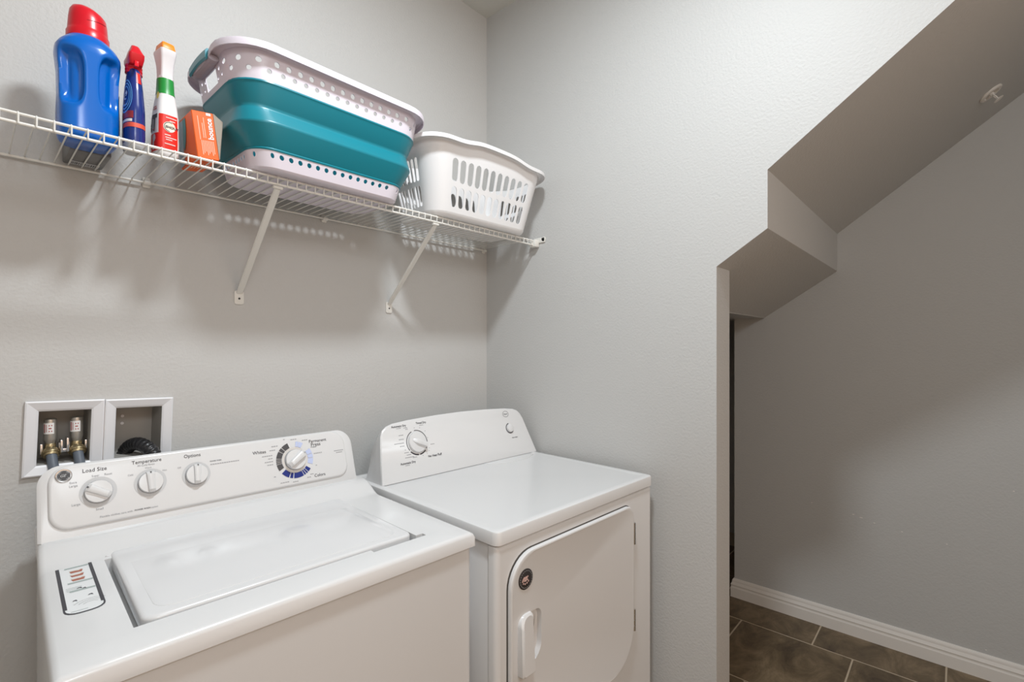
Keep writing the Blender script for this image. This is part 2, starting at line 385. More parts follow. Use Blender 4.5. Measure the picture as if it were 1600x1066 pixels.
for x0, x1, z in ((-1.073, -1.045, 1.051), (-1.058, -1.045, 1.043), (-1.068, -1.045, 1.035), (-1.062, -1.045, 1.027), (-1.046, -1.028, 1.074), (-1.052, -1.036, 1.064), (-.992, -.974, 1.086), (-.960, -.942, 1.080), (-.931, -.920, 1.057), (-.930, -.905, 1.039),
                  (-.868, -.838, 1.037), (-.862, -.842, 1.0315), (-1.033, -1.008, .975), (-.999, -.983, .972), (-.958, -.946, .977), (-.948, -.938, .984), (-1.199, -1.13, 1.0515), (-.937, -.918, 1.0575), (-1.048, -1.042, .994), (-.929, -.924, 1.006), (-1.012, -1.007, 1.089)):
    n = max(1, int((x1 - x0) / .005)); dx = (x1 - x0) / n
    for k in range(n): put_bar(bm, x0 + k * dx, x0 + (k + .78) * dx, z, z + .0016, F)
stuff(obj('small_lettering', bm, M_INKG, wash, smooth=False))
# round maker's badge: chrome rim, black field, curling strokes with the monogram
bm = bmesh.new(); U = Vector((1, 0, 0)); V = Vector((0, S_, 1)).normalized(); N = Vector((0, -1, S_)).normalized()
MB = Matrix.Translation(Vector(WP(-1.4795, 1.0745, 0))) @ Matrix((U, V, N)).transposed().to_4x4()
lathe(bm, [(.0145, -.002), (.0145, .002), (.0135, .003), (.0118, .0026), (.0118, .0016), (.001, .0016)], 28, MB); bd = obj('badge', bm, M_CHROME, wash)
bm = bmesh.new(); lathe(bm, [(.0117, .0012), (.0117, .002), (.001, .002)], 28, MB); obj('badge_field', bm, M_BLACK, bd)
bm = bmesh.new(); FB = lambda u, v: MB @ Vector((u, v, .0024))
put_text(bm, 'GE', FB, 0, 0, .0105, size=.008, shear=.4)
for q in range(4):
    a = q * 90
    put_arc(bm, .0082 * math.cos(math.radians(a + 45)), .0082 * math.sin(math.radians(a + 45)), .0016, .0022, a - 60, a + 150, FB, 8)
put_arc(bm, 0, 0, .0108, .0114, 0, 360, FB, 28)
stuff(obj('badge_monogram', bm, M_RING, bd, smooth=False))
# instruction sticker on the deck
bm = bmesh.new(); FS = lambda e: (lambda u, v: (u - CX, v - CY, .9135 + e))
o_ = rrect(-1.499, -1.444, -.612, -.305, [.02, .02, .02, .02], 4)
put_poly(bm, o_, FS(.0003)); stk = obj('instruction_sticker', bm, mat('sticker_white', (.74, .76, .77), .4), wash, smooth=False)
bm = bmesh.new()
inn = rrect(-1.4965, -1.4465, -.608, -.309, [.018] * 4, 4)
for i in range(len(o_)):
    j = (i + 1) % len(o_); put_poly(bm, (o_[i], o_[j], inn[j], inn[i]), FS(.0006))
put_bar(bm, -1.4965, -1.4935, -.585, -.33, FS(.0006)); put_bar(bm, -1.4495, -1.4465, -.585, -.33, FS(.0006))
for x, y, q in ((-1.478, -.362, .010), (-1.470, -.357, .012), (-1.462, -.352, .006), (-1.472, -.497, .008), (-1.4655, -.503, .006), (-1.460, -.541, .008), (-1.482, -.553, .007)):
    put_poly(bm, ((x - q * .5, y - .003), (x, y - .001), (x + q * .5, y - .004), (x + q * .3, y + .003), (x - q * .2, y + .002)), FS(.0007))
for k in range(3): put_arc(bm, -1.462, -.585, .012 + .007 * k, .0125 + .007 * k, 40, 150, FS(.0007), 6)
stuff(obj('sticker_outline', bm, M_INK, stk, smooth=False))
bm = bmesh.new()
for y in (-.339, -.383, -.468, -.511): put_bar(bm, -1.486, -1.450, y, y + .007, FS(.0006))
for y in (-.318, -.324, -.490, -.497, -.504, -.60):
    put_bar(bm, -1.490, -1.468 if y < -.4 else -1.455, y, y + .0015, FS(.0006))
stuff(obj('sticker_bars', bm, mat('sticker_grey', (.36, .42, .41), .5), stk, smooth=False))
bm = bmesh.new()
for k, y in enumerate((-.405, -.427, -.450)):
    put_poly(bm, ((-1.478, y - .006), (-1.462, y - .006), (-1.4595, y + .006), (-1.480, y + .004)), FS(.0006))
stuff(obj('sticker_tubs', bm, mat('sticker_rust', (.40, .13, .08), .5), stk, smooth=False))
bm = bmesh.new()
for k, y in enumerate((-.3985, -.4205, -.4425)):
    put_poly(bm, ((-1.479, y - .004 + .004 * (k == 0)), (-1.466, y - .004), (-1.4597, y + .003), (-1.480, y + .003)), FS(.0008))
stuff(obj('sticker_tub_foam', bm, mat('sticker_foam', (.70, .67, .63), .5), stk, smooth=False))

# ---- DRYER
CX, CY = -.380, -.49
dry = thing('clothes_dryer', 'white front-loading clothes dryer with dark round emblem on its door', 'clothes dryer', root_at(CX, CY), (0, 0, RZ))
bm = bmesh.new(); box(bm, -.747, -.012, -.822, -.13, .03, .877, .003); obj('cabinet', add(bm), M_ENAMEL, dry)
for sx in (-.70, -.06):
    for sy in (-.79, -.18):
        bm = bmesh.new(); lathe(bm, [(.02, 0), (.022, .006), (.014, .012), (.014, .035)], 12, Matrix.Translation((sx, sy, 0))); obj('levelling_foot', add(bm), M_BLACK, dry)
bm = bmesh.new(); slab(bm, lambda i: rrect(-.749 + i, -.010 - i, .028 + i, .8765 - i, .003, 3), .8235, .852, .014, lambda u, v, d: (u, -d, v), 5); obj('front_panel', add(bm), M_ENAMEL, dry)
bm = bmesh.new()
def topf(i): return rrect(-.752 + i, -.007 - i, -.856 + i, -.130 - i, [.018, .018, .004, .004], 5)
R = [[(u, v, .8785) for u, v in topf(.003)], [(u, v, .8805) for u, v in topf(0)], [(u, v, .909) for u, v in topf(0)], [(u, v, .9125) for u, v in topf(.0015)], [(u, v, .914) for u, v in topf(.005)], [(u, v, .914) for u, v in topf(.022)], [(u, v, .9128) for u, v in topf(.027)]]
loft(bm, R); obj('top_panel', add(bm), M_ENAMEL, dry)
bm = bmesh.new()
pl_ = [(-.30, -.345), (-.24, -.375), (-.12, -.375), (-.055, -.345), (-.05, -.318), (-.305, -.318)]
def shr(i): 
    cx = -.177; cy = -.345; return [(cx + (x - cx) * (1 - i * 8), cy + (y - cy) * (1 - i * 20)) for x, y in pl_]
slab(bm, shr, .9126, .9146, .0015, lambda u, v, d: (u, v, d), 2, False); obj('lint_screen_cover', add(bm), M_ENAMEL, dry)
# console
def DP(x, z, d=0.0): return (x - CX, -.314 + S_ * (z - .914) - d / NL - CY, z + d * S_ / NL)
out = [(-.735, .9143), (-.727, .98), (-.718, 1.035), (-.713, 1.06), (-.703, 1.080), (-.687, 1.091), (-.662, 1.098), (-.60, 1.1035), (-.48, 1.1085), (-.36, 1.110), (-.23, 1.107), (-.13, 1.1015), (-.085, 1.096), (-.062, 1.088), (-.047, 1.075), (-.037, 1.055), (-.028, 1.02), (-.015, .965), (-.003, .9143)]
def dout(i, top=0.0, lo=.9143):
    cx = -.37; res = []
    for x, z in out:
        t = (z - .9143) / .195
        res.append((x + (i if x < cx else -i) * (min(1, t) ** 1.3 if i > .0025 else 1) * (1 if t > .02 else .3), z - (i + top) * min(1, max(0, (t - .0) / .5))))
    return res
bm = bmesh.new()
rings = []
for dep, ins, top in ((-.124, .030, .020), (-.095, .018, .014), (-.05, .008, .006), (-.025, .003, .001), (-.010, .0012, 0), (-.004, 0, 0), (-.0012, .0022, 0), (0, .006, 0)):
    rings.append([(p[0], p[1], max(p[2], .9130)) for p in [DP(u, v, dep) for u, v in dout(ins, top)]])
loft(bm, rings); obj('console', bm, M_PANEL, dry, sharp=40)
def DF(e): return lambda u, v: DP(u, v, e)
F = DF(.0007)
Md = Matrix.Translation(Vector(DP(-.579, 1.027, 0))) @ Matrix((U, V, N)).transposed().to_4x4() @ Matrix.Rotation(math.radians(-25), 4, 'Z')
r = .0362
bm = bmesh.new(); lathe(bm, [(r, .0), (r, .003), (r * .97, .0075), (r * .93, .0095), (r * .5, .0115), (.001, .012)], 36, Md); k = obj('timer_knob', bm, M_KNOB, dry)
bm = bmesh.new()
sec = []
for t in range(11):
    f = t / 10; x0 = -r * .62 + f * r * 1.55; wd = .0105 * (.35 + .65 * math.sin(PI * min(1, f * 1.1 + .05)) ** .6) if f < .55 else .0100; hh = .0115 + .010 * math.sin(PI * min(.62, f + .04))
    sec.append([Md @ Vector(p) for p in ((x0, -wd, .008), (x0, -wd * .75, hh * .92), (x0, -wd * .2, hh), (x0, wd * .2, hh), (x0, wd * .75, hh * .92), (x0, wd, .008))])
loft(bm, sec); obj('grip', bm, M_KNOB, k)
bm = bmesh.new()
for a0, a1, tk in ((112, 215, .0024), (222, 268, .0042), (275, 312, .0040), (322, 370, .0026), (10, 96, .0022)): put_arc(bm, -.579, 1.027, r + .0038, r + .0038 + tk, a0, a1, F, 16, KZ)
stuff(obj('printed_ring', bm, M_INK, k, smooth=False))
bm = bmesh.new()
for s, x, z, q in (('Automatic Dry', -.640, 1.0865, .058), ('Timed Dry', -.549, 1.0885, .043), ('No Heat Fluff', -.515, .975, .058), ('Automatic Dry', -.628, .967, .060), ('Push to Start', -.110, .984, .032)):
    put_text(bm, s, F, x, z, q, bold=.015)
stuff(obj('console_lettering', bm, M_INK, dry, smooth=False))
bm = bmesh.new()
for x0, x1, z in ((-.650, -.632, 1.079), (-.558, -.540, 1.080), (-.622, -.607, 1.078), (-.616, -.606, 1.073), (-.646, -.627, 1.056), (-.648, -.628, 1.043), (-.668, -.630, 1.031), (-.648, -.630, 1.021), (-.636, -.618, .999), (-.628, -.610, .991), (-.636, -.600, .983), (-.606, -.588, .980), (-.526, -.508, 1.012),
                  (-.640, -.622, .959), (-.632, -.628, 1.008), (-.535, -.531, 1.036), (-.540, -.536, 1.059), (-.560, -.556, 1.072), (-.582, -.578, 1.074), (-.566, -.562, .981), (-.548, -.545, .985), (-.538, -.535, .993), (-.534, -.531, 1.001)):
    n = max(1, int((x1 - x0) / .005)); dx = (x1 - x0) / n
    for q in range(n): put_bar(bm, x0 + q * dx, x0 + (q + .8) * dx, z, z + .0018, F)
stuff(obj('small_lettering', bm, M_INKG, dry, smooth=False))
bm = bmesh.new(); put_arc(bm, -.134, 1.0785, .0150, .0165, 0, 360, F, 28, .72); put_text(bm, 'Roper', F, -.134, 1.0785, .023, shear=.35, bold=.012); stuff(obj('oval_logo', bm, mat('logo_ink', (.12, .12, .13), .5), dry, smooth=False))
Mb = Matrix.Translation(Vector(DP(-.128, 1.022, 0))) @ Matrix((U, V, N)).transposed().to_4x4()
bm = bmesh.new(); lathe(bm, [(.0170, 0), (.0170, .005), (.0155, .0085), (.008, .011), (.001, .0112)], 28, Mb); sb = obj('start_button', bm, M_KNOB, dry)
bm = bmesh.new(); put_arc(bm, -.128, 1.022, .0180, .0212, 95, 320, F, 20, KZ); stuff(obj('printed_ring', bm, M_INK, sb, smooth=False))
# door with a finger recess beside its handle
def doorf(i): return rrect(-.714 + i, -.146 - i, .335 + i, .846 - i, [.04, .115, .040, .085], 9)
yF = -.8525
bm = bmesh.new()
rec = rrect(-.648, -.602, .560, .690, [.012, .040, .020, .004], 6)
DPT = lambda u, v, d: (u, yF - d, v)
rings = [[DPT(u, v, 0) for u, v in doorf(.002)], [DPT(u, v, .003) for u, v in doorf(0)], [DPT(u, v, .009) for u, v in doorf(0)], [DPT(u, v, .0125) for u, v in doorf(.002)], [DPT(u, v, .0135) for u, v in doorf(.005)], [DPT(u, v, .0125) for u, v in doorf(.009)]]
R = loft(bm, rings, True, False)
fr = [bm.verts.new(DPT(u, v, .0125)) for u, v in rec]; md = [bm.verts.new(DPT(u + (.004 if u < -.62 else -.004), v + (.004 if v < .62 else -.004), .001)) for u, v in rec]
for i in range(len(fr)):
    j = (i + 1) % len(fr); bm.faces.new((fr[i], fr[j], md[j], md[i]))
bm.faces.new(md)
bm.edges.ensure_lookup_table()
es = [e for e in bm.edges if len(e.link_faces) == 1]
bmesh.ops.triangle_fill(bm, edges=es, use_beauty=True)
door = obj('door', add(bm), M_ENAMEL, dry, sharp=30)
bm = bmesh.new()                                        # shadow gap round the door
for A, B in zip(doorf(-.0022), doorf(-.0022)[1:] + doorf(-.0022)[:1]):
    pass
put_poly(bm, doorf(-.0022), lambda u, v: (u, yF + .0002, v)); obj('door_gap', add(bm), mat('gap_shadow', (.10, .09, .08), .8), dry, smooth=False)
bm = bmesh.new()
hf = lambda i: rrect(-.690 + i, -.640 - i, .545 + i, .694 - i, [.006, .004, .008, .026], 5)
R = [[DPT(u, v, .011) for u, v in hf(0)], [DPT(u, v, .028 - .012 * max(0, (v - .66) / .034)) for u, v in hf(.0015)], [DPT(u, v, .032 - .014 * max(0, (v - .66) / .034)) for u, v in hf(.006)]]
loft(bm, R); obj('handle', add(bm), M_ENAMEL, door, sharp=25)
for z0 in (.714, .434):
    bm = bmesh.new(); tube(bm, [(-.1425, yF - .010, z0 + .002), (-.1425, yF - .010, z0 + .072)], .0050, 10)
    for q in range(1, 4): tube(bm, [(-.1425, yF - .010, z0 + .018 * q), (-.1425, yF - .010, z0 + .018 * q + .0015)], .0057, 10)
    obj('hinge', add(bm), M_CHROME, door)
bm = bmesh.new()
Me = Matrix.Translation((-.662, yF - .0128, .779)) @ Matrix((Vector((1, 0, 0)), Vector((0, 0, 1)), Vector((0, -1, 0)))).transposed().to_4x4()
lathe(bm, [(.0255, -.001), (.0255, .001), (.0235, .0018), (.001, .0018)], 32, Me); em = obj('emblem', add(bm), M_DKEMB, door)
bm = bmesh.new(); FE = lambda u, v: Me @ Vector((u, v, .0022))
for q in range(3):
    o_ = .0062 * q
    A = [math.radians(175 - 8 * k) for k in range(8)]
    pts = [(.002 + o_ + .017 * math.cos(t), -.005 + .9 * .017 * math.sin(t)) for t in A]; pin = [(.0028 + o_ + .0142 * math.cos(t), -.006 + .9 * .0142 * math.sin(t)) for t in A]
    for i in range(7): put_poly(bm, (pts[i], pts[i + 1], pin[i + 1], pin[i]), FE)
for x, y in ((-.010, -.008), (-.004, -.0105), (.003, -.0095), (.0085, -.0065), (-.002, -.003), (.005, -.002)): put_disc(bm, x, y, .0022, .0024, FE, 8)
stuff(obj('emblem_strokes', add(bm), M_PINK, em, smooth=False))
bm = bmesh.new()
for q in range(22):
    a = 2 * PI * q / 22; put_arc(bm, 0, 0, .0200, .0218, math.degrees(a), math.degrees(a) + 9, FE, 2)
stuff(obj('emblem_ring_marks', add(bm), M_INKG, em, smooth=False))

# ------------------------------------------------------------------ wire shelf
ZS = 1.803; YS = -.305; XE = -.004
shelf = thing('wire_shelf', 'white vinyl-coated wire shelf running along the back wall above the machines', 'shelf', (-1.1, 0, ZS))
SL = lambda p: (p[0] + 1.1, p[1], p[2] - ZS)
XA = -2.0
for nm, y, z, r in (('front_rail', YS, ZS, .0030), ('front_rail', YS + .0012, ZS - .0178, .0032), ('back_rail', -.013, ZS - .004, .0032)):
    bm = bmesh.new(); tube(bm, [SL((XA, y, z)), SL((-.012 if y < -.1 else -.02, y, z))], r, 10); obj(nm, bm, M_WIRE, shelf)
bm = bmesh.new(); tube(bm, [(0, -.006, .0022), (0, -.29, .0022), (0, YS - .0015, .0026), (0, YS - .0045, -.002), (0, YS - .0030, -.0195)], .0016, 6)
wire_me = mesh_of(bm, 'deck_wire', M_WIRE)
x = -1.565 - .0254 * 17
while x < -.03:
    o = bpy.data.objects.new('deck_wire', wire_me); COL.objects.link(o); o.parent = shelf; o.location = (x + 1.1, 0, 0); x += .0254
def clip(x):
    bm = bmesh.new(); box(bm, x - .009, x + .009, -.008, -.0005, ZS - .016, ZS + .012, .003)
    tube(bm, [(x - .008, -.013, ZS - .004), (x + .008, -.013, ZS - .004)], .0065, 10)
    lathe(bm, [(.0045, 0), (.0045, .002), (.001, .003)], 10, Matrix.Translation((x, -.008, ZS + .006)) @ Matrix.Rotation(PI / 2, 4, 'X'))
    bmesh.ops.translate(bm, verts=bm.verts, vec=(1.1, 0, -ZS)); obj('wall_clip', bm, M_WIRE, shelf)
for x in (-1.305, -.80, -.026): clip(x)
bm = bmesh.new()                                        # end bracket screwed to the right wall
box(bm, -.030, -.001, -.318, -.284, ZS - .026, ZS + .004, .004)
box(bm, -.006, -.0005, -.350, -.290, ZS - .008, ZS + .014, .0028)
tube(bm, [(-.006, -.342, ZS + .006), (-.0005, -.342, ZS + .006)], .0095, 14)
bmesh.ops.translate(bm, verts=bm.verts, vec=(1.1, 0, -ZS)); eb = obj('end_bracket', bm, M_WIRE, shelf)
bm = bmesh.new(); tube(bm, [(1.1 - .0085, -.342, .006), (1.1 - .0055, -.342, .006)], .0035, 8); obj('screw', bm, M_DARKGAP, eb)
def brace(xf, xt, label):
    t = thing('shelf_brace', label, 'bracket', (xf, 0, 1.508), group='diagonal braces under the wire shelf')
    bm = bmesh.new()
    A = Vector((xf, -.006, 1.520)); B = Vector((xt, YS + .004, ZS - .029)); d = (B - A).normalized(); s = Vector((1, 0, 0)); u = d.cross(s).normalized()
    sec = [(-.0095, 0), (-.0085, .004), (-.005, .0055), (.005, .0055), (.0085, .004), (.0095, 0), (.007, -.003), (-.007, -.003)]
    rr = []
    for P, k, fl in ((A, .9, .5), (A + d * .03, 1, 1), (B - d * .03, 1, 1), (B, .85, 1)): rr.append([P + s * a * k + u * b * fl - Vector((xf, 0, 1.508)) for a, b in sec])
    loft(bm, rr); obj('strut', bm, M_WIRE, t)
    bm = bmesh.new(); slab(bm, lambda i: rrect(-.0135 + i, .0135 - i, -.022 + i, .021 - i, .006, 3), .0004, .005, .0015, lambda a, b, c: (a, -c, b), 2); f = obj('foot_plate', bm, M_WIRE, t)
    bm = bmesh.new(); lathe(bm, [(.0032, .004), (.0032, .0056), (.0005, .0062)], 10, Matrix.Translation((0, 0, -.004)) @ Matrix.Rotation(PI / 2, 4, 'X')); obj('screw', bm, M_DARKGAP, f)
    bm = bmesh.new(); tube(bm, [(xt - xf - .012, YS + .002, ZS - .0258 - 1.508), (xt - xf + .012, YS + .002, ZS - .0258 - 1.508)], .0042, 8); obj('rail_hook', bm, M_WIRE, t)
brace(-1.072, -1.080, 'white diagonal shelf brace below the teal basket, screwed to back wall')
brace(-.536, -.550, 'white diagonal shelf brace below the left end of white slotted basket')

# ------------------------------------------------------------------ bottles and boxes on the shelf
ZB = ZS + .0045
def body(bm, secs, n=40, phi=0.0, dent=None):
    """secs: (z, a, b, exponent, cx, cy); returns surface function"""
    def S(th, z, off=0.0):
        for A, B in zip(secs, secs[1:]):
            if A[0] <= z <= B[0] or B is secs[-1]: break
        if z <= secs[0][0]: A = B = secs[0]
        t = 0 if B[0] == A[0] else min(1, max(0, (z - A[0]) / (B[0] - A[0])))
        a, b, e, cx, cy = (A[i] + (B[i] - A[i]) * t for i in range(1, 6))
        c, s = math.cos(th), math.sin(th); k = (abs(c) ** e + abs(s) ** e) ** (-1 / e)
        k += off / max(.5 * (a + b), .004)
        if dent: k -= dent(th, z)
        x, y = a * k * c, b * k * s
        return Vector((cx + x * math.cos(phi) - y * math.sin(phi), cy + x * math.sin(phi) + y * math.cos(phi), z))
    return S
def surf(bm, S, zs, n=40, off=0, caps=True):
    loft(bm, [[S(2 * PI * k / n, z, off) for k in range(n)] for z in zs], caps, caps)
def patch(bm, S, t0, t1, z0, z1, off=.0006, nt=12, nz=8, shape=None):
    g = [[bm.verts.new(S(t0 + (t1 - t0) * i / nt, z0 + (z1 - z0) * j / nz, off)) for i in range(nt + 1)] for j in range(nz + 1)]
    for j in range(nz):
        for i in range(nt): bm.faces.new((g[j][i], g[j][i + 1], g[j + 1][i + 1], g[j + 1][i]))
def fr_(z0, z1, n): return [z0 + (z1 - z0) * k / n for k in range(n + 1)]

# detergent jug
jug = thing('detergent_jug', 'large blue detergent jug with red cap standing at left end of wire shelf', 'bottle', (-1.449, -.192, ZB))
secs = [(0, .044, .046, 3.2, 0, 0), (.006, .050, .051, 3.2, 0, 0), (.02, .0525, .053, 3.2, 0, 0), (.06, .053, .053, 3.2, 0, 0), (.10, .0515, .053, 3.2, 0, 0), (.15, .0525, .053, 3.2, 0, 0), (.188, .0565, .053, 3.0, 0, 0), (.200, .0560, .052, 2.8, 0, 0), (.212, .050, .049, 2.6, 0, 0), (.224, .040, .042, 2.3, 0, 0), (.232, .034, .035, 2, 0, 0)]
def jd(th, z):
    d = 0
    for c, zc, wth, hz in ((-PI / 2 - .66, .130, .40, .058), (-PI / 2 + .66, .130, .40, .058)):
        u = (math.atan2(math.sin(th - c), math.cos(th - c))) / wth; v = (z - zc) / hz
        q = abs(u) ** 3 + abs(v) ** 3.5
        d += .34 / (1 + math.exp(min(60, (q - .85) * 7)))
    return d
S = body(None, secs, dent=jd)
bm = bmesh.new(); surf(bm, S, fr_(0, .02, 5) + fr_(.026, .186, 40) + fr_(.19, .232, 12), 120); obj('jug_body', bm, M_BLUE, jug, sharp=70)
Sp = body(None, secs)
bm = bmesh.new(); patch(bm, Sp, -PI / 2 + 1.22, -PI / 2 + 2.5, .02, .125, .0012, 14, 8); obj('white_label', bm, mat('jug_label', (.75, .78, .82), .4), jug)
bm = bmesh.new()
rings = []
for z, r_, sl in ((.229, .0375, 0), (.243, .0375, 0), (.246, .0355, 0), (.252, .0350, .1), (.275, .0335, .3), (.292, .0315, .6), (.301, .027, .9), (.306, .018, 1), (.308, .004, 1)):
    rings.append([(r_ * math.cos(2 * PI * k / 36), r_ * math.sin(2 * PI * k / 36), z - sl * .22 * r_ * (1 + math.cos(2 * PI * k / 36 + .5))) for k in range(36)])
loft(bm, rings); cap = obj('cap', bm, M_RED, jug, sharp=40)
bm = bmesh.new(); tube(bm, [(.0338 * math.cos(a), .0338 * math.sin(a), .266 + .006 * math.sin((a + 1.4) * 1.2)) for a in [-1.75 + .08 * k for k in range(15)]], .0006, 6); obj('cap_seam', bm, mat('dark_red', (.20, .003, .008), .4), cap)
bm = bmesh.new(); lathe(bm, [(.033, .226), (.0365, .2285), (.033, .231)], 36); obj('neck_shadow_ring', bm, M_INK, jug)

# grey packet behind the jug
pk = thing('grey_packet', 'dark grey packet with a barcode on its underside, behind the blue jug', 'box', (-1.434, -.068, ZB + .0012))
bm = bmesh.new(); box(bm, -.040, .036, -.064, .062, 0, .11, .004); obj('carton', bm, M_GREYBOX, pk)
bm = bmesh.new(); FP = lambda u, v: (u, v, -.0008)
put_poly(bm, ((-.03, .022), (-.03, .052), (.026, .052), (.026, .022)), FP); lb = obj('barcode_label', bm, M_WHITEP, pk, smooth=False)
bm = bmesh.new(); FP2 = lambda u, v: (u, v, -.0013); xx = -.026
while xx < .020:
    ww = random.choice((.0008, .0014, .002)); put_bar(bm, xx, xx + ww, .026, .046, FP2); xx += ww + random.choice((.001, .0016))
stuff(obj('barcode', bm, M_INK, lb, smooth=False))

# navy spray bottle
nav = thing('stain_spray_bottle', 'slim navy spray bottle with red trigger head beside the blue jug', 'bottle', (-1.372, -.222, ZB))
secs = [(0, .0165, .030, 2.6, 0, 0), (.005, .0185, .034, 2.6, 0, 0), (.03, .0200, .036, 2.6, 0, 0), (.09, .0195, .036, 2.5, 0, 0), (.14, .0165, .030, 2.4, 0, 0), (.175, .0135, .022, 2.2, 0, 0), (.186, .0125, .017, 2, 0, 0)]
S = body(None, secs)
bm = bmesh.new(); surf(bm, S, fr_(0, .005, 3) + fr_(.01, .186, 26), 40); bb = obj('bottle_body', bm, M_NAVY, nav, sharp=60)
bm = bmesh.new(); surf(bm, S, fr_(-.0006, .014, 4), 40, .0009); obj('base_cup', bm, mat('grey_base', (.46, .47, .48), .4), nav)
bm = bmesh.new(); patch(bm, S, -PI / 2 + .02, -PI / 2 + .62, .150, .176); obj('red_neck_label', bm, M_LRED, bb)
bm = bmesh.new(); patch(bm, S, -PI / 2 - 1.5, -PI / 2 + .95, .046, .056, .0006, 24, 2); obj('red_band', bm, mat('coral_band', (.70, .09, .05), .4), bb)
bm = bmesh.new(); patch(bm, S, -PI / 2 - 1.6, -PI / 2 - .45, .058, .064, .0006, 12, 2); obj('white_band', bm, M_WHITEP, bb)
bm = bmesh.new(); patch(bm, S, -PI / 2 - 1.7, -PI / 2 - .35, .066, .082, .0006, 12, 4); obj('dark_red_print', bm, mat('maroon', (.25, .02, .03), .4), bb)
bm = bmesh.new(); FN = lambda u, v: S(-PI / 2 + u, v, .0009)
for k in range(3): put_arc(bm, -1.25, .118, .022 + .008 * k, .0255 + .008 * k, 0, 360, lambda u, v: S(-PI / 2 - 1.15 + (u + 1.25) * 17, .118 + (v - .118) * .95, .0009), 30)
obj('blue_swirl', bm, M_SKY, bb, smooth=False)
bm = bmesh.new(); fq = lambda u, v: S(-PI / 2 - 1.15 + u * 26, .118 + v, .0012)
put_arc(bm, 0, 0, .006, .009, 30, 300, fq, 12); put_arc(bm, .002, .006, .004, .006, -120, 120, fq, 8); put_bar(bm, -.012, .010, -.022, -.018, fq)
obj('white_squiggle', bm, mat('pale_print', (.55, .66, .82), .4), bb, smooth=False)
bm = bmesh.new(); lathe(bm, [(.0125, .176), (.0165, .178), (.0165, .1815), (.0155, .183), (.0165, .185), (.0165, .188), (.0155, .190), (.0163, .192), (.0163, .196), (.012, .198)], 28); co = obj('collar', bm, M_RED, nav)
bm = bmesh.new()
R = []
for z, x0, x1, y0, y1 in ((.193, -.0125, .0125, -.026, .020), (.205, -.0145, .0145, -.034, .026), (.214, -.0140, .0145, -.036, .030), (.222, -.0105, .0105, -.032, .030), (.232, -.0085, .0075, -.026, .028), (.236, -.0075, .0065, -.022, .026)):
    R.append([(u, v, z) for u, v in rrect(x0, x1, y0, y1, .005, 3)])
loft(bm, R); obj('trigger_head', bm, M_RED, nav, sharp=30)
bm = bmesh.new(); loft(bm, [[(x, y - .006, .198) for x, y in rrect(-.004, .004, -.026, -.020, .001, 2)], [(x - .002, y - .016, .182) for x, y in rrect(-.004, .004, -.026, -.020, .001, 2)]]); obj('trigger', bm, M_RED, nav)

# white spray bottle
wh = thing('stain_remover_bottle', 'white spray bottle with red label, green neck band and orange nozzle', 'bottle', (-1.311, -.222, ZB))
secs = [(0, .019, .022, 3.2, 0, 0), (.006, .0230, .026, 3.4, 0, 0), (.03, .0245, .0280, 3.4, 0, 0), (.095, .0235, .0275, 3.4, 0, 0), (.118, .0215, .0255, 3.2, 0, 0), (.145, .0180, .0215, 2.8, 0, 0), (.158, .0168, .0195, 2.4, 0, 0), (.194, .0160, .0175, 2.1, 0, 0)]
PH = math.radians(8)
S = body(None, secs, phi=PH)
bm = bmesh.new(); surf(bm, S, fr_(0, .006, 3) + fr_(.012, .194, 26), 48); bb = obj('bottle_body', bm, M_WHITEP, wh, sharp=60)
SF = -PI / 2
bm = bmesh.new(); patch(bm, S, SF - .62, SF + .62, .012, .098, .0006, 20, 8); patch(bm, S, PI - .9, PI + 1.0, .012, .053, .0006, 20, 5); patch(bm, S, PI + .70, PI + 1.0, .053, .098, .0006, 5, 5); obj('red_label', bm, M_LRED, bb)
bm = bmesh.new(); patch(bm, S, SF - 2.2, SF + 1.6, .150, .188, .0006, 30, 6); obj('green_band', bm, M_GREEN, bb)
bm = bmesh.new(); fq = lambda u, v: S(SF + .02 + u * 42, .070 + v, .0011)
put_disc(bm, -.002, 0, .0115, .0125, fq); obj('oval_patch', bm, mat('cream_print', (.80, .76, .62), .4), bb, smooth=False)
bm = bmesh.new(); fq2 = lambda u, v: S(SF + .02 + u * 42, .070 + v, .0015); put_text(bm, 'SHOUT', fq2, .003, -.001, .026, bold=.03); put_arc(bm, -.002, 0, .0092, .0103, 60, 270, fq2, 12, 1.1)
stuff(obj('oval_lettering', bm, M_INK, bb, smooth=False))
bm = bmesh.new()
for x0, x1, z in ((-.011, .000, .049), (-.010, .011, .043), (-.009, .003, .038), (-.011, .009, .028), (-.009, .012, .090), (-.002, .009, .083)): put_bar(bm, x0, x1, z - .07, z - .07 + .0022, fq, 4)
stuff(obj('label_small_print', bm, mat('pink_print', (.80, .62, .58), .4), bb, smooth=False))
bm = bmesh.new(); fq3 = lambda u, v: S(PI + u * 32, .076 + v * 1.7, .0012)
put_text(bm, 'SHOUT', fq3, -.034, 0, .104, bold=.05, shear=.12); stuff(obj('large_lettering', bm, M_INK, bb, smooth=False))
bm = bmesh.new(); fq4 = lambda u, v: S(PI + .12 + u * 24, .088 + v, .0014)
put_bar(bm, -.012, .014, .022, .0245, fq4, 4); put_bar(bm, -.010, .012, .027, .0295, fq4, 4); put_bar(bm, -.008, .008, -.027, -.0245, fq4, 4); stuff(obj('thin_red_print', bm, mat('rose_print', (.55, .10, .12), .4), bb, smooth=False))
bm = bmesh.new(); put_disc(bm, .004, -.046, .009, .009, fq4, 14); put_poly(bm, ((-.004, -.050), (.004, -.052), (.000, -.074), (-.010, -.072)), fq4); obj('grey_pictogram', bm, mat('pictogram_grey', (.58, .58, .60), .4), bb, smooth=False)
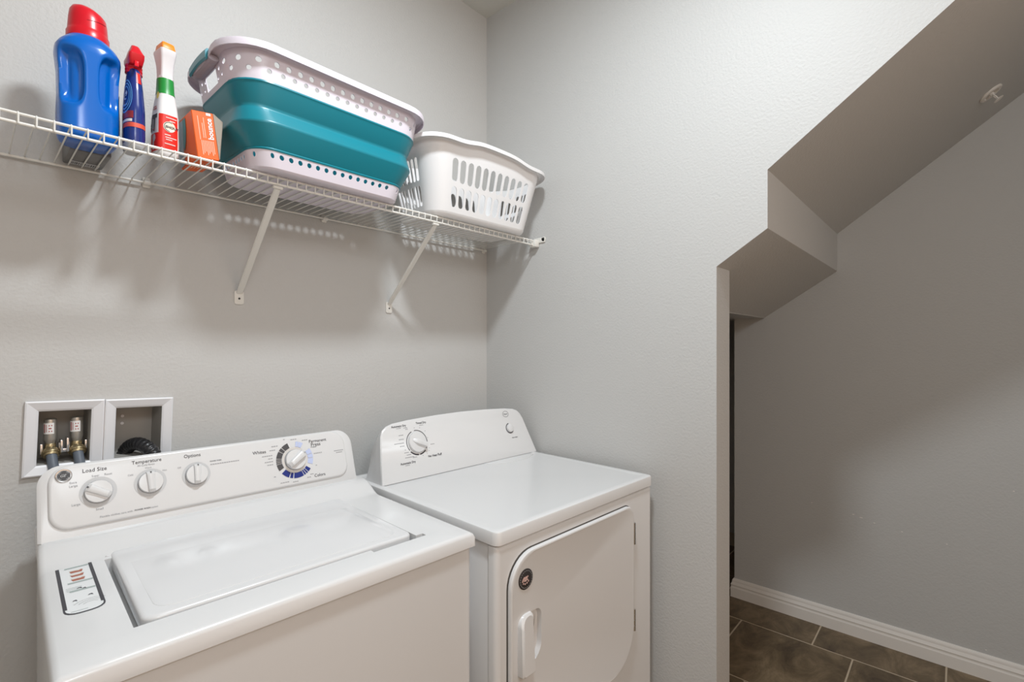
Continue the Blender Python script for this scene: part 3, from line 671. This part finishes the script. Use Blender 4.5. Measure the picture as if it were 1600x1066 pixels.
bm = bmesh.new(); fq5 = lambda u, v: S(PI + .35 + u * 30, .145 + v, .0011); put_disc(bm, 0, 0, .007, .009, fq5, 12); obj('yellow_spot', bm, M_YEL, bb, smooth=False)
bm = bmesh.new()
R = []
for z, wx, wy0, wy1 in ((.190, .0140, -.015, .015), (.200, .0135, -.015, .016), (.222, .0140, -.017, .018), (.240, .0158, -.021, .022), (.252, .0172, -.024, .025), (.256, .0168, -.024, .025)):
    R.append([(u, v, z) for u, v in rrect(-wx, wx, wy0, wy1, .006, 3)])
loft(bm, R); obj('nozzle_shroud', bm, M_CLEAR, wh, rot=(0, 0, PH), sharp=30)
bm = bmesh.new(); loft(bm, [[(u, v, z) for u, v in rrect(-a, a, y0, y1, .003, 2)] for z, a, y0, y1 in ((.255, .0142, -.022, .021), (.2575, .0146, -.0225, .021), (.271, .0128, -.019, .018), (.2735, .0112, -.017, .016))]); obj('nozzle_cap', bm, M_ORANGE, wh, rot=(0, 0, PH), sharp=30)

# orange carton, leaning, its right-hand flap open
ob = thing('dryer_sheet_box', 'orange dryer sheet carton leaning against the teal basket, one flap open', 'box', (-1.238, -.226, ZB + .004), (0, math.radians(-7.5), math.radians(1)))
wx, dy, hz = .0235, .062, .112
bm = bmesh.new(); box(bm, -wx, wx, -dy, dy, 0, hz, .0015, 1); cb = obj('carton', bm, M_OBOX, ob, smooth=False)
FF = lambda u, v: (u, -dy - .0006, v)
bm = bmesh.new(); put_text(bm, 'bounce', FF, .012, .073, .050, rot=PI / 2, bold=.03); put_poly(bm, ((.007, .104), (.017, .104), (.017, .110), (.007, .110)), FF)
stuff(obj('carton_lettering', bm, M_WHITEP, cb, smooth=False))
bm = bmesh.new()
for x, z0, z1 in ((-.001, .050, .098), (-.005, .050, .085), (-.013, .045, .100)): put_bar(bm, x, x + .0016, z0, z1, FF)
for k in range(8): put_bar(bm, -.011 + .0036 * k, -.0094 + .0036 * k, .010 + .004 * (k % 3), .044, FF)
stuff(obj('carton_small_print', bm, mat('peach_print', (.85, .50, .36), .5), cb, smooth=False))
bm = bmesh.new(); FL = lambda u, v: (-wx - .0006, u, v)
put_poly(bm, [(dy, .004), (dy, .106), (-.016, .106)] + [(-.016 + .044 * math.sin(PI * .5 * k / 8), .106 - .10 * (k / 8) ** 1.3) for k in range(1, 9)], FL); obj('side_picture', bm, M_BAGBLUE, cb, smooth=False)
bm = bmesh.new(); FL2 = lambda u, v: (-wx - .0009, u, v); put_poly(bm, [(.004, .106), (-.016, .106), (-.012, .080), (.0, .055), (.016, .035), (.022, .05), (.010, .08)], FL2); obj('side_picture_teal', bm, M_TEALPRINT, cb, smooth=False)
bm = bmesh.new(); FU = lambda u, v: (u, v, -.0006)
for k in range(5): put_bar(bm, -.014 + .007 * k, -.0115 + .007 * k, -.02, .03, FU)
stuff(obj('base_print', bm, mat('peach_print', (.85, .50, .36), .5), cb, smooth=False))
bm = bmesh.new()
loft(bm, [[(wx, -dy, .004), (wx, -dy, hz), (wx + .001, -dy, hz), (wx + .001, -dy, .004)], [(wx + .005, -dy + .012, .006), (wx + .024, -dy + .012, hz - .012), (wx + .025, -dy + .013, hz - .012), (wx + .006, -dy + .013, .006)]])
obj('open_flap', bm, M_CARD, ob, smooth=False)

# ------------------------------------------------------------------ baskets
def Q(u, a, b, r, n=None):
    """perimeter of a rounded rectangle; u in [0,8): 0-1 front (left to right), 1-2 corner, 2-3 right side, 3-4 corner, 4-5 back ..."""
    u %= 8; k = int(u); t = u - k
    C = ((a - r, -b + r), (a - r, b - r), (-a + r, b - r), (-a + r, -b + r))
    if k == 0: return (-a + r + t * 2 * (a - r), -b)
    if k == 2: return (a, -b + r + t * 2 * (b - r))
    if k == 4: return (a - r - t * 2 * (a - r), b)
    if k == 6: return (-a, b - r - t * 2 * (b - r))
    c = C[(k - 1) // 2]; ang = -PI / 2 + (k - 1) / 2 * PI / 2 + t * PI / 2
    return (c[0] + r * math.cos(ang), c[1] + r * math.sin(ang))
def wall_band(P, us, ts, holes, thick, m, name, parent, sub=4):
    """closed band: us = breakpoints round the perimeter, ts = breakpoints up; holes {(i, j): (kind, fw, fh)}; P(u, t) -> point"""
    bm = bmesh.new(); cache = {}
    def vert(u, t):
        k = (round((u % 8) * 1e5), round(t * 1e5))
        if k == (800000, k[1]): k = (0, k[1])
        if k not in cache: cache[k] = bm.verts.new(P(u, t))
        return cache[k]
    n = sub
    for i in range(len(us)):
        u0 = us[i]; u1 = us[(i + 1) % len(us)]
        if u1 <= u0: u1 += 8
        for j in range(len(ts) - 1):
            t0, t1 = ts[j], ts[j + 1]; h = holes.get((i, j))
            if h is None:
                for p in range(n):
                    for q in range(n):
                        f = lambda p, q: vert(u0 + (u1 - u0) * p / n, t0 + (t1 - t0) * q / n)
                        bm.faces.new((f(p, q), f(p + 1, q), f(p + 1, q + 1), f(p, q + 1)))
            else:
                kind, fw, fh = h
                B = [(p, 0) for p in range(n)] + [(n, q) for q in range(n)] + [(n - p, n) for p in range(n)] + [(0, n - q) for q in range(n)]
                OV = []; IV = []
                A0 = Vector(P(u0, t0)); A1 = Vector(P(u1, t0)); A3 = Vector(P(u0, t1)); W = (A1 - A0).length; H = (A3 - A0).length
                for p, q in B:
                    x = 2 * p / n - 1; y = 2 * q / n - 1; OV.append(vert(u0 + (u1 - u0) * p / n, t0 + (t1 - t0) * q / n))
                    if kind == 'round':
                        an = math.atan2(y, x); hx, hy = fw * math.cos(an), fh * math.sin(an)
                    else:                                          # upright slot with round ends
                        ar = min(fh, fw * W / H); st = fh - ar
                        if abs(y) == 1: hx = fw * math.sin(x * PI / 2); hy = y * (st + ar * math.cos(x * PI / 2))
                        else: hx = x * fw; hy = y * st
                    IV.append(bm.verts.new(P(u0 + (u1 - u0) * (hx + 1) / 2, t0 + (t1 - t0) * (hy + 1) / 2)))
                N_ = len(B)
                for k in range(N_):
                    l = (k + 1) % N_; bm.faces.new((OV[k], OV[l], IV[l], IV[k]))
    bmesh.ops.recalc_face_normals(bm, faces=bm.faces)
    bmesh.ops.solidify(bm, geom=bm.faces[:], thickness=thick)
    return obj(name, bm, m, parent, sharp=40)
def ubreak(nf, nc, ns):
    u = [k / nf for k in range(nf)] + [1 + k / nc for k in range(nc)] + [2 + k / ns for k in range(ns)] + [3 + k / nc for k in range(nc)]
    return u + [x + 4 for x in u]
def ring_band(prof, a, b, r, m, name, parent, zfun=None, nu=12, sharp=40, closed=False):
    """prof: (inset, z) swept round the perimeter"""
    us = ubreak(nu, 8, nu)
    bm = bmesh.new()
    rings = []
    for e in prof:
        da, d, z = e if len(e) == 3 else (e[0], e[0], e[1])
        rings.append([(Q(u, a - da, b - d, max(.01, r - d * (.5 if len(e) == 2 else .85))) + (z + (zfun(u) if zfun else 0),)) for u in us])
    if closed: rings.append(rings[0])
    loft(bm, rings, False, False)
    if closed: bmesh.ops.remove_doubles(bm, verts=bm.verts, dist=1e-6)
    return obj(name, bm, m, parent, sharp=sharp)

# collapsible basket
AB, BB, RB = .307, .189, .108
tb = thing('collapsible_laundry_basket', 'teal and lavender collapsible laundry basket in the middle of the wire shelf', 'basket', (-.933, -.221, ZB), (0, 0, math.radians(.6)))
def Zt(u):                                              # the rim dips where the end handles are
    u %= 8; c = min(abs(u - 2.5), abs(u - 6.5)); return -.014 * (1 / (1 + math.exp((c - .42) * 16)))
def sec_pt(u, d, z, a=AB, b=BB, r=RB): return Q(u, a - d * (1 + 9 * max(0, d - .024)), b - d, max(.02, r - d * .75)) + (z,)
# lavender rim lip
ring_band([(.026, .2665), (.024, .272), (.016, .279), (.006, .281), (.001, .279), (0, .274), (0, .262), (.0022, .262), (.003, .274), (.010, .2765), (.021, .269), (.0235, .264)], AB, BB, RB, M_LAVP, 'rim', tb, Zt, closed=True)
# perforated upper band
us = ubreak(26, 6, 12); nf = 26
holes = {}
for i, u in enumerate(us):
    k = int(u)
    if k in (0, 4):
        if i % 2 == 0: holes[(i, 2)] = ('round', .88, .62)
        else: holes[(i, 1)] = ('round', .80, .55)
    elif k in (1, 3, 5, 7):
        if i % 2 == 0: holes[(i, 2)] = ('round', .62, .60)
        else: holes[(i, 1)] = ('round', .55, .55)
    else:
        q = (u - k) * 12
        if q < 2.5 or q > 8.5:
            if i % 2 == 0: holes[(i, 2)] = ('round', .7, .55)
            else: holes[(i, 1)] = ('round', .65, .5)
ts = [0, .26, .55, .86, 1.0]
# the hand holes in both ends: merge the middle columns
us2 = []; drop = set()
for u in us:
    k = int(u)
    if k in (2, 6) and 3.4 < round((u - k) * 12) < 8.6: continue
    us2.append(u)
holes2 = {}
for (i, j), h in holes.items():
    if us[i] in us2: holes2[(us2.index(us[i]), j)] = h
Pb = lambda u, t: sec_pt(u, .032 - .009 * t, .196 + .071 * t + Zt(u) * t)
def band_with_handles():
    # columns spanning the hand holes get one large opening over all middle rows
    bm_us = us2; big = [i for i, u in enumerate(bm_us) if int(u) in (2, 6) and round((u - int(u)) * 12) == 3]
    for i in big:
        for j in range(4): holes2.pop((i, j), None)
    return bm_us, big
us2, big = band_with_handles()
for i in big: holes2[(i, 1)] = ('skip', 0, 0); holes2[(i, 2)] = ('skip', 0, 0)
_wb = wall_band
def wall_band_skip(P, us, ts, holes, thick, m, name, parent, sub=4):
    sk = {k for k, v in holes.items() if v[0] == 'skip'}
    bm = bmesh.new(); cache = {}
    def vert(u, t):
        k = (round((u % 8) * 1e5) % 800000, round(t * 1e5))
        if k not in cache: cache[k] = bm.verts.new(P(u, t))
        return cache[k]
    n = sub
    for i in range(len(us)):
        u0 = us[i]; u1 = us[(i + 1) % len(us)]
        if u1 <= u0: u1 += 8
        for j in range(len(ts) - 1):
            if (i, j) in sk: continue
            t0, t1 = ts[j], ts[j + 1]; h = holes.get((i, j))
            if h is None:
                for p in range(n):
                    for q in range(n):
                        f = lambda p, q: vert(u0 + (u1 - u0) * p / n, t0 + (t1 - t0) * q / n)
                        bm.faces.new((f(p, q), f(p + 1, q), f(p + 1, q + 1), f(p, q + 1)))
            else:
                B = [(p, 0) for p in range(n)] + [(n, q) for q in range(n)] + [(n - p, n) for p in range(n)] + [(0, n - q) for q in range(n)]
                OV = []; IV = []
                for p, q in B:
                    x = 2 * p / n - 1; y = 2 * q / n - 1; OV.append(vert(u0 + (u1 - u0) * p / n, t0 + (t1 - t0) * q / n)); an = math.atan2(y, x)
                    IV.append(bm.verts.new(P(u0 + (u1 - u0) * (h[1] * math.cos(an) + 1) / 2, t0 + (t1 - t0) * (h[2] * math.sin(an) + 1) / 2)))
                for k in range(len(B)):
                    l = (k + 1) % len(B); bm.faces.new((OV[k], OV[l], IV[l], IV[k]))
    bmesh.ops.recalc_face_normals(bm, faces=bm.faces)
    bmesh.ops.solidify(bm, geom=bm.faces[:], thickness=thick)
    return obj(name, bm, m, parent, sharp=40)
wall_band_skip(Pb, us2, ts, holes2, .0025, M_LAVP, 'perforated_band', tb)
# teal folding wall (outer skin then inner skin)
tp = [(.0375, .0315, .199), (.0345, .0285, .201), (.0335, .0275, .197), (.036, .030, .194), (.037, .031, .190), (.050, .0520, .152), (.0525, .0550, .146), (.0515, .0530, .141), (.0465, .0330, .108), (.0455, .0315, .104), (.0475, .033, .100),
      (.0720, .0545, .056), (.0760, .0575, .051), (.0745, .0560, .048), (.0765, .0575, .045)]
ring_band(tp + [(c + .003, d + .003, z) for c, d, z in tp[::-1]], AB, BB, RB, M_TEAL, 'folding_wall', tb, closed=True, sharp=50)
# perforated foot band and floor
us = ubreak(14, 4, 8); holes = {}
for i, u in enumerate(us):
    if int(u) in (0, 2, 4, 6): holes[(i, 1)] = ('round', .50, .64)
    elif i % 2 == 1: holes[(i, 1)] = ('round', .40, .64)
wall_band(lambda u, t: Q(u, AB - .088 + .010 * t, BB - .068 + .0095 * t, .056) + (.006 + .042 * t,), us, [0, .42, .88, 1.03], holes, .0025, M_LAVP, 'foot_band', tb)
bm = bmesh.new(); usb = ubreak(10, 8, 10)
R = [[Q(u, AB - .020 - d, BB - d, .056) + (z,) for u in usb] for d, z in ((.0675, .010), (.069, .005), (.073, .0015), (.080, 0), (.084, .0008))]; loft(bm, R, False, True); obj('basket_floor', bm, M_LAVP, tb)
for sx in (-1, 1):                                      # end handles: ridged grip with a teal outer strip
    bm = bmesh.new(); sec = []
    for k in range(41):
        y = -.066 + .132 * k / 40; rid = .0018 * (k % 2) if 6 < k < 34 else 0; e = min(1, (1 - abs(y) / .069) * 6)
        zc = .2535; xo = sx * (AB - .012)
        sec.append([(xo + (.0125 + rid) * math.cos(t), y, zc + (.0095 + rid) * math.sin(t) * (.6 + .4 * e)) for t in [2 * PI * q / 12 for q in range(12)]])
    loft(bm, sec); g = obj('handle_grip', bm, M_GRIP, tb, sharp=20)
    bm = bmesh.new(); loft(bm, [[(sx * (AB + .0015 + a * .004), y, .2660 + c * .0135 - .006 * (y / .062) ** 2) for a, c in ((0, -1), (1, -.7), (1, .5), (0, 1.0), (-1.4, 1.0))] for y in [-.062 + .124 * k / 16 for k in range(17)]]); obj('grip_strip', bm, M_TEAL, g)

# white slotted basket
AW, BW, RW = .317, .194, .10
wb = thing('slotted_laundry_basket', 'white slotted plastic laundry basket at the right end of the wire shelf', 'basket', (-.333, -.214, ZB), (0, 0, math.radians(-1.2)))
def Zw(u):
    x, y = Q(u, 1, .6, .3); f = 1 / (1 + math.exp((abs(x) - .40) * 14)); g = 1 / (1 + math.exp((abs(y) - .28) * 20)) * (abs(x) > .8)
    return .018 * f - .016 * (1 - math.cos(min(1, abs(x)) * PI / 2)) * 0 - .012 * g
ring_band([(.024, .236), (.022, .243), (.014, .247), (.004, .2475), (.0005, .245), (0, .240), (0, .232), (.002, .232), (.003, .240), (.010, .243), (.019, .239), (.0215, .233)], AW, BW, RW, M_BASKET, 'rim', wb, Zw, nu=24, closed=True)
us = ubreak(11, 4, 7); holes = {}
for i, u in enumerate(us):
    k = int(u)
    if k in (0, 2, 4, 6):
        fw = .70 if k in (0, 4) else .68
        holes[(i, 1)] = ('slot', fw, .90); holes[(i, 3)] = ('slot', fw, .93)
def Pw(u, t):
    d = .078 - .054 * t; return Q(u, AW - d, BW - d * .93, max(.03, RW - d * .5)) + (.012 + .226 * t + Zw(u) * max(0, t - .75) * 4,)
wall_band(Pw, us, [0, .075, .41, .44, .80, 1.0], holes, .0026, M_BASKET, 'slotted_wall', wb)
bm = bmesh.new(); usb = ubreak(10, 8, 10)
R = []
for d, z in ((.076, .016), (.0785, .011), (.083, .005), (.092, .001), (.102, 0), (.106, .001)): R.append([Q(u, AW - d, BW - d * .93, max(.03, RW - d * .5)) + (z,) for u in usb])
loft(bm, R, False, True); obj('basket_floor', bm, M_BASKET, wb)

# ------------------------------------------------------------------ laundry outlet boxes in the back wall
TILT = math.radians(2.0)
def outlet(name, label, x0, x1, z0, z1, fw):
    t = thing(name, label, 'outlet box', ((x0 + x1) / 2, 0, (z0 + z1) / 2), (0, TILT, 0), group=None)
    a = (x1 - x0) / 2; b = (z1 - z0) / 2
    bm = bmesh.new()
    P = lambda r, y: [(sx * (a - r), y, sz * (b - r)) for sx, sz in ((-1, -1), (1, -1), (1, 1), (-1, 1))]
    loft(bm, [P(0, -.0004), P(0, -.009), P(.003, -.0105), P(fw - .004, -.0045), P(fw, -.002), P(fw + .0005, .0)], False, False); obj('frame', bm, M_BOX, t, smooth=False)
    bm = bmesh.new(); fw += .0003
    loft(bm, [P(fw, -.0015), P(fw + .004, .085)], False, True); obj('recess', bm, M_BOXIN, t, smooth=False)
    return t
o1 = outlet('water_outlet_box', 'white-framed recessed wall box holding two water valves', -1.542, -1.3955, 1.046, 1.225, .0245)
o2 = outlet('drain_outlet_box', 'white-framed recessed wall box with the black drain hose inside', -1.3945, -1.247, 1.040, 1.2185, .0235)
for z in (.035, .015):
    bm = bmesh.new(); tube(bm, [(-.022, .082, z), (-.022, .0845, z)], .004, 8); obj('recess_screw', bm, M_BOX, o2)
def valve(x, label):
    t = thing('water_valve', label, 'valve', (x, .030, 1.112), group='valves in the wall box')
    bm = bmesh.new(); lathe(bm, [(.0085, .004), (.0105, .012), (.0125, .018), (.0125, .062), (.0118, .066), (.009, .068), (.001, .0685)], 20); obj('hammer_arrestor', bm, M_STEEL, t)
    bm = bmesh.new(); n = 16
    g = [[bm.verts.new((.0129 * math.cos(a), .0129 * math.sin(a), z)) for a in [-PI * .95 + 1.5 * k / 10 * 1.25 for k in range(11)]] for z in (.031, .058)]
    for i in range(10): bm.faces.new((g[0][i], g[0][i + 1], g[1][i + 1], g[1][i]))
    lb = obj('paper_label', bm, M_WHITEP, t)
    bm = bmesh.new()
    for a0, z0, z1, ww in ((-2.7, .034, .055, .22), (-2.3, .036, .054, .10), (-1.9, .036, .039, .5), (-1.9, .043, .046, .4), (-1.9, .050, .053, .5)):
        put_poly(bm, ((a0, z0), (a0 + ww, z0), (a0 + ww, z1), (a0, z1)), lambda a, z: (.0132 * math.cos(a), .0132 * math.sin(a), z))
    stuff(obj('label_print', bm, mat('dull_red_print', (.38, .10, .10), .5), lb, smooth=False))
    bm = bmesh.new(); tube(bm, [(0, .03, -.008), (0, -.004, -.008)], .011, 14); lathe(bm, [(.009, -.02), (.0105, -.012), (.0105, .005), (.0085, .008)], 16); obj('valve_body', bm, M_BRASS, t)
    bm = bmesh.new(); d = Vector((0, -.62, -.78)).normalized(); c = Vector((0, -.010, -.012))
    tube(bm, [c - d * .006, c + d * .004, c + d * .008, c + d * .014], [.013, .0165, .0165, .0145], 18); tube(bm, [c + d * .006, c + d * .0085], .0185, 18); obj('hose_nut', bm, M_BRASS, t)
    for q in (-.017, .017):
        bm = bmesh.new(); box(bm, q - .003, q + .003, -.012, .01, -.018, .008, .0015); obj('mount_bracket', bm, M_CHROME, t)
    return t
valve(-1.492, 'left brass water valve with labelled grey cylinder, in the wall box')
valve(-1.443, 'right brass water valve with labelled grey cylinder, beside the centre divider')
bm = bmesh.new(); box(bm, -1.4765, -1.4715, -.002, .03, 1.098, 1.128, .0012); box(bm, -1.4655, -1.4605, -.002, .03, 1.098, 1.132, .0012); box(bm, -1.474, -1.462, .012, .03, 1.096, 1.104, .001); lv = obj('shutoff_lever', bm, M_CHROME); tag(lv, 'twin-bladed upright metal shutoff lever between the two water valves', 'lever')
for x, lab in ((-1.492, 'grey rubber water hose dropping from the left valve behind washer'), (-1.443, 'grey rubber water hose dropping from the right valve behind washer')):
    bm = bmesh.new(); tube(bm, [(x, .0135, 1.0965), (x + .001, -.002, 1.076), (x + .004, -.016, 1.05), (x + .006, -.022, 1.02), (x + .008, -.024, .95), (x + .010, -.024, .80)], .0105, 16)
    h = obj('supply_hose', bm, M_HOSE); tag(h, lab, 'hose', 'hoses from the wall box')
# corrugated drain hose hooked into the right-hand box
ctl = [(-1.345, .060, 1.030), (-1.342, .055, 1.066), (-1.332, .036, 1.088), (-1.318, .006, 1.0945), (-1.302, -.022, 1.082), (-1.290, -.034, 1.058), (-1.285, -.036, 1.02), (-1.285, -.034, .90)]
pts = []
for i in range(len(ctl) - 1):
    p0, p1, p2, p3 = (Vector(ctl[min(max(i + q, 0), len(ctl) - 1)]) for q in (-1, 0, 1, 2))
    for k in range(14):
        t = k / 14; pts.append(.5 * ((2 * p1) + (p2 - p0) * t + (2 * p0 - 5 * p1 + 4 * p2 - p3) * t * t + (3 * p1 - p0 - 3 * p2 + p3) * t ** 3))
bm = bmesh.new(); tube(bm, pts, [.0165 + .0012 * math.sin(k * 1.57) for k in range(len(pts))], 18); dh = obj('drain_hose', bm, M_BLACK, sharp=60); tag(dh, 'black corrugated drain hose hooked over into the right wall box', 'hose')

# ------------------------------------------------------------------ sprinkler on the soffit
nrm = Vector((0, -KU, -1)).normalized(); P0 = Vector((.867, -1.722, ZU - KU * (-1.722 - YJ)))
sp = thing('fire_sprinkler', 'small white pendent fire sprinkler with round plate on sloping soffit', 'sprinkler', P0, Vector((0, 0, 1)).rotation_difference(nrm).to_euler())
bm = bmesh.new(); lathe(bm, [(.036, .0002), (.0365, .004), (.033, .007), (.024, .0075), (.0225, .004), (.0215, .0015), (.004, .0015)], 30); obj('escutcheon', bm, M_TRIM, sp)
bm = bmesh.new(); lathe(bm, [(.008, 0), (.008, .012), (.005, .014), (.003, .015)], 14); tube(bm, [(-.007, 0, .010), (-.009, 0, .022), (-.005, 0, .033), (0, 0, .036)], .0022, 6); tube(bm, [(.007, 0, .010), (.009, 0, .022), (.005, 0, .033), (0, 0, .036)], .0022, 6); obj('frame_arms', bm, M_TRIM, sp)
bm = bmesh.new(); lathe(bm, [(.002, .035), (.015, .036), (.015, .0375), (.002, .039)], 16); obj('deflector', bm, M_TRIM, sp)
